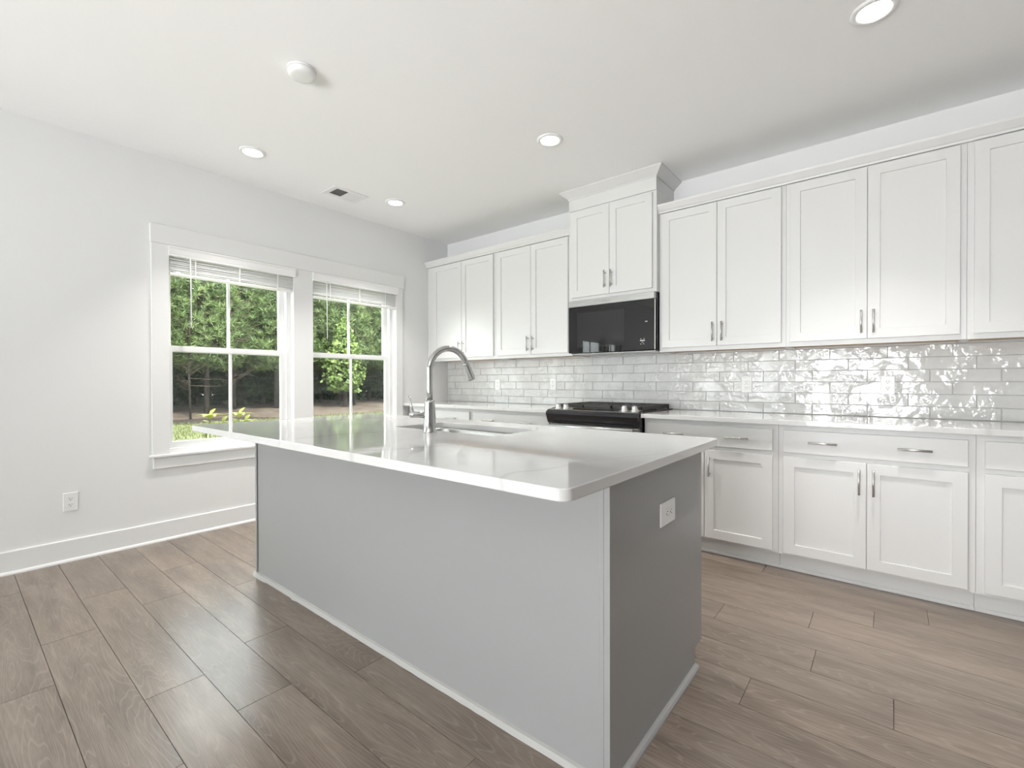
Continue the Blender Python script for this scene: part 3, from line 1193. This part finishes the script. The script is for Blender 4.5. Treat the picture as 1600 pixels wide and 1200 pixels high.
bx(bm, MX0 + 0.004, MX1 + 0.003, MF + 0.012, -0.02, 1.3755, 1.3788)
ob('bottom_plate', bm, STEEL, t)

# ------------------------------------------------------------------ ceiling fixtures


def downlight(x, y, label, group='recessed ceiling lights', watts=9):
    t = thing('recessed_light', (x, y, H), label, 'ceiling light', group=group)
    bm = B()
    lathe(bm, (x, y, H - 0.0002), [(0.060, 0), (0.086, 0), (0.086, -0.004), (0.080, -0.009), (0.066, -0.0105), (0.062, -0.006), (0.060, -0.001)], 40)
    ob('trim_ring', bm, PLATE, t)
    bm = B()
    lathe(bm, (x, y, H - 0.0012), [(0.0605, 0), (0.0605, -0.003), (0.04, -0.0055), (0.001, -0.006)], 40)
    ob('lens', bm, LAMP, t)
    d = bpy.data.lights.new('lamp_glow', 'AREA')
    d.shape = 'DISK'
    d.size = 0.11
    d.energy = watts
    d.color = (1.0, 0.97, 0.93)
    d.spread = R(85)
    o = bpy.data.objects.new('lamp_glow', d)
    COL.objects.link(o)
    o.parent = t
    o.location = (0, 0, -0.012)
    return t


downlight(0.594, -2.412, 'glowing recessed light nearest the window wall, left of the vent')
downlight(0.609, -1.205, 'glowing recessed light just right of the ceiling vent')
downlight(2.307, -1.218, 'glowing recessed light over the range side of the island')
downlight(4.022, -1.22, 'large glowing recessed light at the top right edge of the photo')

for _i, (_x, _y) in enumerate(((2.3, -5.2), (4.0, -5.2), (2.3, -6.8), (4.0, -6.8))):  # unseen lights behind the camera, added for floor bounce and ambient light
    downlight(_x, _y, 'unseen recessed light added to brighten the room', 'added unseen recessed lights', 6)

t = thing('smoke_detector', (1.708, -2.612, H), 'round white smoke detector on the ceiling above the island', 'smoke detector')
bm = B()
lathe(bm, (1.708, -2.612, H - 0.0003), [(0.070, 0), (0.072, -0.008), (0.070, -0.010)], 40)
ob('mounting_base', bm, PLATE, t)
bm = B()
lathe(bm, (1.708, -2.612, H - 0.0105), [(0.066, 0), (0.068, -0.004), (0.068, -0.016), (0.063, -0.024), (0.045, -0.027), (0.001, -0.028)], 40)
ob('detector_cover', bm, PLATE, t)

t = thing('ceiling_vent', (0.42, -1.586, H), 'white rectangular louvred air vent on the ceiling near the windows', 'vent')
bm = B()
vx0, vx1, vy0, vy1 = 0.308, 0.532, -1.745, -1.428
za, zb = H - 0.0002, H - 0.0065
bx(bm, vx0, vx0 + 0.042, vy0, vy1, zb, za, 0.0015)
bx(bm, vx1 - 0.042, vx1, vy0, vy1, zb, za, 0.0015)
for a, b in ((vy0, vy0 + 0.042), (-1.595, -1.578), (vy1 - 0.042, vy1)):
    bx(bm, vx0 + 0.042, vx1 - 0.042, a, b, zb, za, 0.0015)
ob('vent_frame', bm, PLATE, t)
bm = B()
bx(bm, vx0 + 0.042, vx1 - 0.042, vy0 + 0.042, vy1 - 0.042, za - 0.0006, za - 0.0001)
ob('duct_backing', bm, VENTDARK, t)
bm = B()
for (a, b, s) in ((vy0 + 0.042, -1.595, 1), (-1.578, vy1 - 0.042, -1)):
    n = 8
    for i in range(n):
        y = a + (b - a) * (i + 0.5) / n
        loft(bm, [[(xx, y - s * 0.0025, zb + 0.0), (xx, y - s * 0.0013, zb + 0.0), (xx, y + s * 0.0060, za - 0.0008), (xx, y + s * 0.0048, za - 0.0008)] for xx in (vx0 + 0.042, vx1 - 0.042)])
ob('louvres', bm, PLATE, t)

# ------------------------------------------------------------------ outdoors
GZ = -0.38
box_ob('sky_blocker', (-0.6, 10.5, -13.0, YW - 0.16, 2.70, 2.80), TRIM, kind='structure', label='unseen slab added behind the house to block sky light')  # unseen slab, added to keep sky light out of the rear windows
bm = B()
n = 40
bx(bm, -15.5, -0.16, -25, 40, GZ - 0.3, GZ)
ob('lawn', bm, LAWN, kind='structure', label='sunny green lawn outside the windows')
bm = B()
loops = []
for i in range(80):
    y = -10 + 40 * i / 79
    e = -16.2 - 1.2 * math.sin(y * 0.35 + 1) + (1.3 if y < 5 else 0.2) * -1.0
    loops.append([(e, y, GZ - 0.02), (e - 0.5, y, GZ + 0.05), (e - 3.0, y, GZ + 0.20), (-26, y, GZ + 0.30), (-26, y, GZ - 0.3), (e, y, GZ - 0.3)])
loft(bm, loops)
ob('straw_bank', bm, STRAW, kind='structure', label='bank of brown pine straw at the edge of the woods')
bm = B()
bx(bm, -45, -26, -25, 45, GZ - 0.3, GZ + 0.28)
bx(bm, -26, -15.45, -25, 45, GZ - 0.4, GZ - 0.05)
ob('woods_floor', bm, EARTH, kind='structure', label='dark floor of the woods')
rg = random.Random(17)
bm = B()
for i in range(5200):
    x, y = rg.uniform(-15.8, -7.5), rg.uniform(-3, 15)
    h_ = rg.uniform(0.05, 0.13)
    a = rg.uniform(0, PI)
    w = 0.02
    bm.faces.new([bm.verts.new((x + w * math.cos(a), y + w * math.sin(a), GZ)), bm.verts.new((x - w * math.cos(a), y - w * math.sin(a), GZ)),
                  bm.verts.new((x + rg.uniform(-.04, .04), y + rg.uniform(-.04, .04), GZ + h_))])
ob('grass_blades', bm, LAWN, kind='stuff', label='tufts of longer grass on the lawn', cat='grass')


def tuft(bm, c, r, n, rng, w=0.03, up=0.35):
    c = Vector(c)
    for _ in range(n):
        d = Vector((rng.gauss(0, 1), rng.gauss(0, 1), rng.gauss(0, 1) + up)).normalized()
        s = d.orthogonal().normalized()
        s.rotate(Matrix.Rotation(rng.uniform(0, PI), 3, d))
        L_ = r * rng.uniform(0.6, 1.1)
        bm.faces.new([bm.verts.new(c - s * w * .4), bm.verts.new(c + s * w * .4), bm.verts.new(c + d * L_ * .6 + s * w * .6), bm.verts.new(c + d * L_), bm.verts.new(c + d * L_ * .6 - s * w * .6)])


def pine_proto(rng, height, crown0, rad, ntuft, label, mat, leaf='pine'):
    t = thing('pine_tree' if leaf == 'pine' else 'broadleaf_tree', (0, 0, 0))
    tr = B()
    bend = rng.uniform(-0.2, 0.2)
    tube(tr, [(0, 0, -0.3), (bend * .3, 0.05, height * .35), (bend, -0.05, height * .7), (bend * 1.1, 0, height)], [0.12, 0.10, 0.07, 0.02], 8)
    fo = B()
    for i in range(ntuft):
        f = rng.random() ** 1.15
        z = crown0 + (height - crown0) * f
        rr = rad * (1 - f) ** 0.6 * (0.45 + 0.55 * rng.random())
        if f < 0.15:
            rr *= 0.55 + 3 * f
        a = rng.uniform(0, 2 * PI)
        c = (rr * math.cos(a) + bend * f, rr * math.sin(a), z + rng.uniform(-.15, .15))
        if leaf == 'pine':
            tuft(fo, c, 0.31, 22, rng, 0.020, 0.8)
        else:
            tuft(fo, c, 0.20, 7, rng, 0.10, 0.1)
        if i % 14 == 0:
            tube(tr, [(bend * f, 0, z - 0.25), (c[0], c[1], c[2])], [0.025, 0.008], 4)
    ob('trunk', tr, BARK, t)
    ob('foliage', fo, mat, t, smooth=False)
    return t


def bare_proto(rng):
    t = thing('bare_tree', (0, 0, 0))
    tr = B()
    tube(tr, [(0, 0, -0.3), (0.05, 0.05, 2.5), (-0.05, 0, 5.5)], [0.06, 0.05, 0.015], 6)
    ob('trunk', tr, BARK, t)
    bm = B()
    for i in range(90):
        z = rng.uniform(1.2, 5.2)
        a = rng.uniform(0, 2 * PI)
        L_ = rng.uniform(0.5, 1.5)
        d = Vector((math.cos(a), math.sin(a), rng.uniform(-0.1, 0.9)))
        p = Vector((0, 0, z))
        m_ = p + d * L_ * .5 + Vector((0, 0, rng.uniform(-.1, .1)))
        tube(bm, [p, m_, p + d * L_], [0.014, 0.010, 0.005], 3)
    ob('twigs', bm, TWIG, t, smooth=False)
    return t


def clone(root, loc, rz, sc, label, group=None, cat='tree'):
    r = root.copy()
    COL.objects.link(r)
    r.location, r.rotation_euler, r.scale = loc, (0, 0, rz), (sc[0], sc[0], sc[1])
    tag(r, label, cat, None, group)
    for ch in list(root.children):
        c = ch.copy()
        COL.objects.link(c)
        c.parent = r
    return r


rp = random.Random(21)
PA = pine_proto(rp, 8.0, 2.1, 2.3, 1150, '', PINE)
PB = pine_proto(rp, 7.8, 2.4, 2.2, 1050, '', PINE)
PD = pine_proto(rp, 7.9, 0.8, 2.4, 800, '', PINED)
BL = pine_proto(rp, 4.6, 1.0, 1.25, 650, '', BROAD, 'leaf')
BT = bare_proto(rp)
order = ['leftmost', 'second from the left', 'third from the left', 'fourth from the left', 'fifth from the left', 'sixth from the left',
         'seventh from the left', 'eighth from the left', 'ninth from the left', 'tenth from the left']
front = [(-19.6, 0.3), (-20.4, 2.0), (-19.4, 3.6), (-20.6, 5.1), (-19.6, 6.7), (-20.8, 8.4), (-19.8, 10.2), (-20.9, 11.7), (-19.7, 13.2), (-20.6, 15.0)]
used = set()
for i, (x, y) in enumerate(front):
    p = PA if i % 2 == 0 else PB
    lab = 'sunlit green pine in the front row of the woods, ' + order[i]
    rz = rp.uniform(0, 6.28)
    sc = (rp.uniform(0.9, 1.1), rp.uniform(0.92, 1.1))
    if p.name not in used:
        used.add(p.name)
        p.location, p.rotation_euler, p.scale = (x, y, GZ + 0.15), (0, 0, rz), (sc[0], sc[0], sc[1])
        tag(p, lab, 'tree', None, 'front row pines')
    else:
        clone(p, (x, y, GZ + 0.15), rz, sc, lab, 'front row pines')
BACK = 'dense dark evergreen deep in the woods behind the front row of pines'
first = True
for rowx, y0, n in ((-23.2, -0.4, 12), (-26.0, 0.6, 12)):
    for i in range(n):
        y = y0 + i * 1.65 + rp.uniform(-.3, .3)
        x = rowx + rp.uniform(-.5, .5)
        rz = rp.uniform(0, 6.28)
        if first:
            first = False
            PD.location, PD.rotation_euler = (x, y, GZ + 0.2), (0, 0, rz)
            tag(PD, BACK, 'tree', None, 'back row evergreens')
        else:
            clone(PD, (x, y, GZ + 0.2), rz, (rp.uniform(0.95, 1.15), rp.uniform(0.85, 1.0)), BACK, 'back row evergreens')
bm = B()
ru = random.Random(4)
for i in range(3600):
    tuft(bm, (ru.uniform(-33, -23.5), ru.uniform(-3, 28), GZ + 0.2 + 3.0 * ru.random() ** 1.6), 0.45, 7, ru, 0.12, 0.3)
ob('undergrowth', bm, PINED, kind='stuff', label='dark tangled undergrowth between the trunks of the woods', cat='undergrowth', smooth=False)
BL.location = (-18.2, 9.6, GZ + 0.1)
tag(BL, 'small bright yellow-green leafy tree at the edge of the woods in the farther window', 'tree')
BT.location = (-18.2, 0.75, GZ + 0.15)
BT.scale = (1, 1, 1)
tag(BT, 'bare twiggy dead tree at the left edge of the nearer window', 'tree', None, 'bare thin trees at the edge of the woods')
for (x, y, sc_, lab) in ((-18.6, 2.75, 0.8, 'thin bare tree before the pines, in the left half of the nearer window'), (-18.9, 4.35, 1.0, 'thin bare tree before the pines, at the right side of the nearer window'),
                         (-19.0, 7.35, 0.9, 'thin bare tree before the pines, at the left side of the farther window'), (-19.4, 10.9, 1.1, 'thin bare tree before the pines, at the right side of the farther window')):
    clone(BT, (x, y, GZ + 0.15), rp.uniform(0, 6), (sc_, sc_), lab, 'bare thin trees at the edge of the woods')


def plant(x, y, z0, tops, label):
    rng = random.Random(int(abs(x * 100 + y * 10)))
    t = thing('young_shrub', (x, y, z0), label, 'plant', group='young shrubs outside the window')
    st, lv, ld = B(), B(), B()

    def leaf(bm, base, d, L_, w):
        d = Vector(d).normalized()
        s = d.cross(Vector((0, 0, 1)))
        s = s.normalized() if s.length > 0.05 else Vector((1, 0, 0))
        nrm = s.cross(d)
        base = Vector(base)
        pts = []
        for f, ww in ((0.0, 0.05), (0.25, 0.8), (0.5, 1.0), (0.78, 0.62), (1.0, 0.02)):
            c = base + d * (L_ * f) - Vector((0, 0, 1)) * (0.25 * L_ * f * f)
            pts.append((bm.verts.new(c - s * w * ww * .5 + nrm * 0.12 * w * ww), bm.verts.new(c), bm.verts.new(c + s * w * ww * .5 + nrm * 0.12 * w * ww)))
        for a, b in zip(pts, pts[1:]):
            bm.faces.new((a[0], a[1], b[1], b[0]))
            bm.faces.new((a[1], a[2], b[2], b[1]))
    for (dx, dy, z) in tops:
        tube(st, [(x + dx * .2, y + dy * .2, z0), (x + dx * .7, y + dy * .7, (z0 + z) / 2), (x + dx, y + dy, z)], [0.008, 0.006, 0.003], 6)
        for k in range(15):
            f = 0.50 + 0.5 * (k + 1) / 15
            a = k * 2.4 + rng.uniform(-.3, .3)
            el = 0.25 + 1.1 * max(0, (f - 0.9) * 10) * 0.9
            zz = z0 + (z - z0) * f
            bm = lv if f > 0.80 else ld
            leaf(bm, (x + dx * f, y + dy * f, zz), (math.cos(a), math.sin(a), el), 0.12 if f > 0.9 else 0.13, 0.048)
        for k in range(9):
            a = k * 2 * PI / 9 + rng.uniform(-.2, .2)
            leaf(lv, (x + dx, y + dy, z - 0.01 - 0.02 * (k % 2)), (math.cos(a), math.sin(a), 0.75 if k % 2 else 0.30), 0.16 if k % 2 == 0 else 0.12, 0.066)
    ob('stem', st, BARK, t)
    ob('young_leaves', lv, LEAFY, t, label='bright yellow-green new leaves', smooth=True)
    ob('old_leaves', ld, LEAFD, t, label='dark green older leaves', smooth=True)
    return t


plant(-1.05, -2.16, GZ, [(0, 0, 0.82), (0.06, -0.05, 0.68), (0.02, 0.10, 0.74)], 'yellow-green leafy shrub outside the nearer window, left of its muntin')
plant(-1.05, -1.90, GZ, [(0, 0, 0.82), (-0.05, 0.08, 0.74)], 'yellow-green leafy shrub outside the nearer window, right of its muntin')
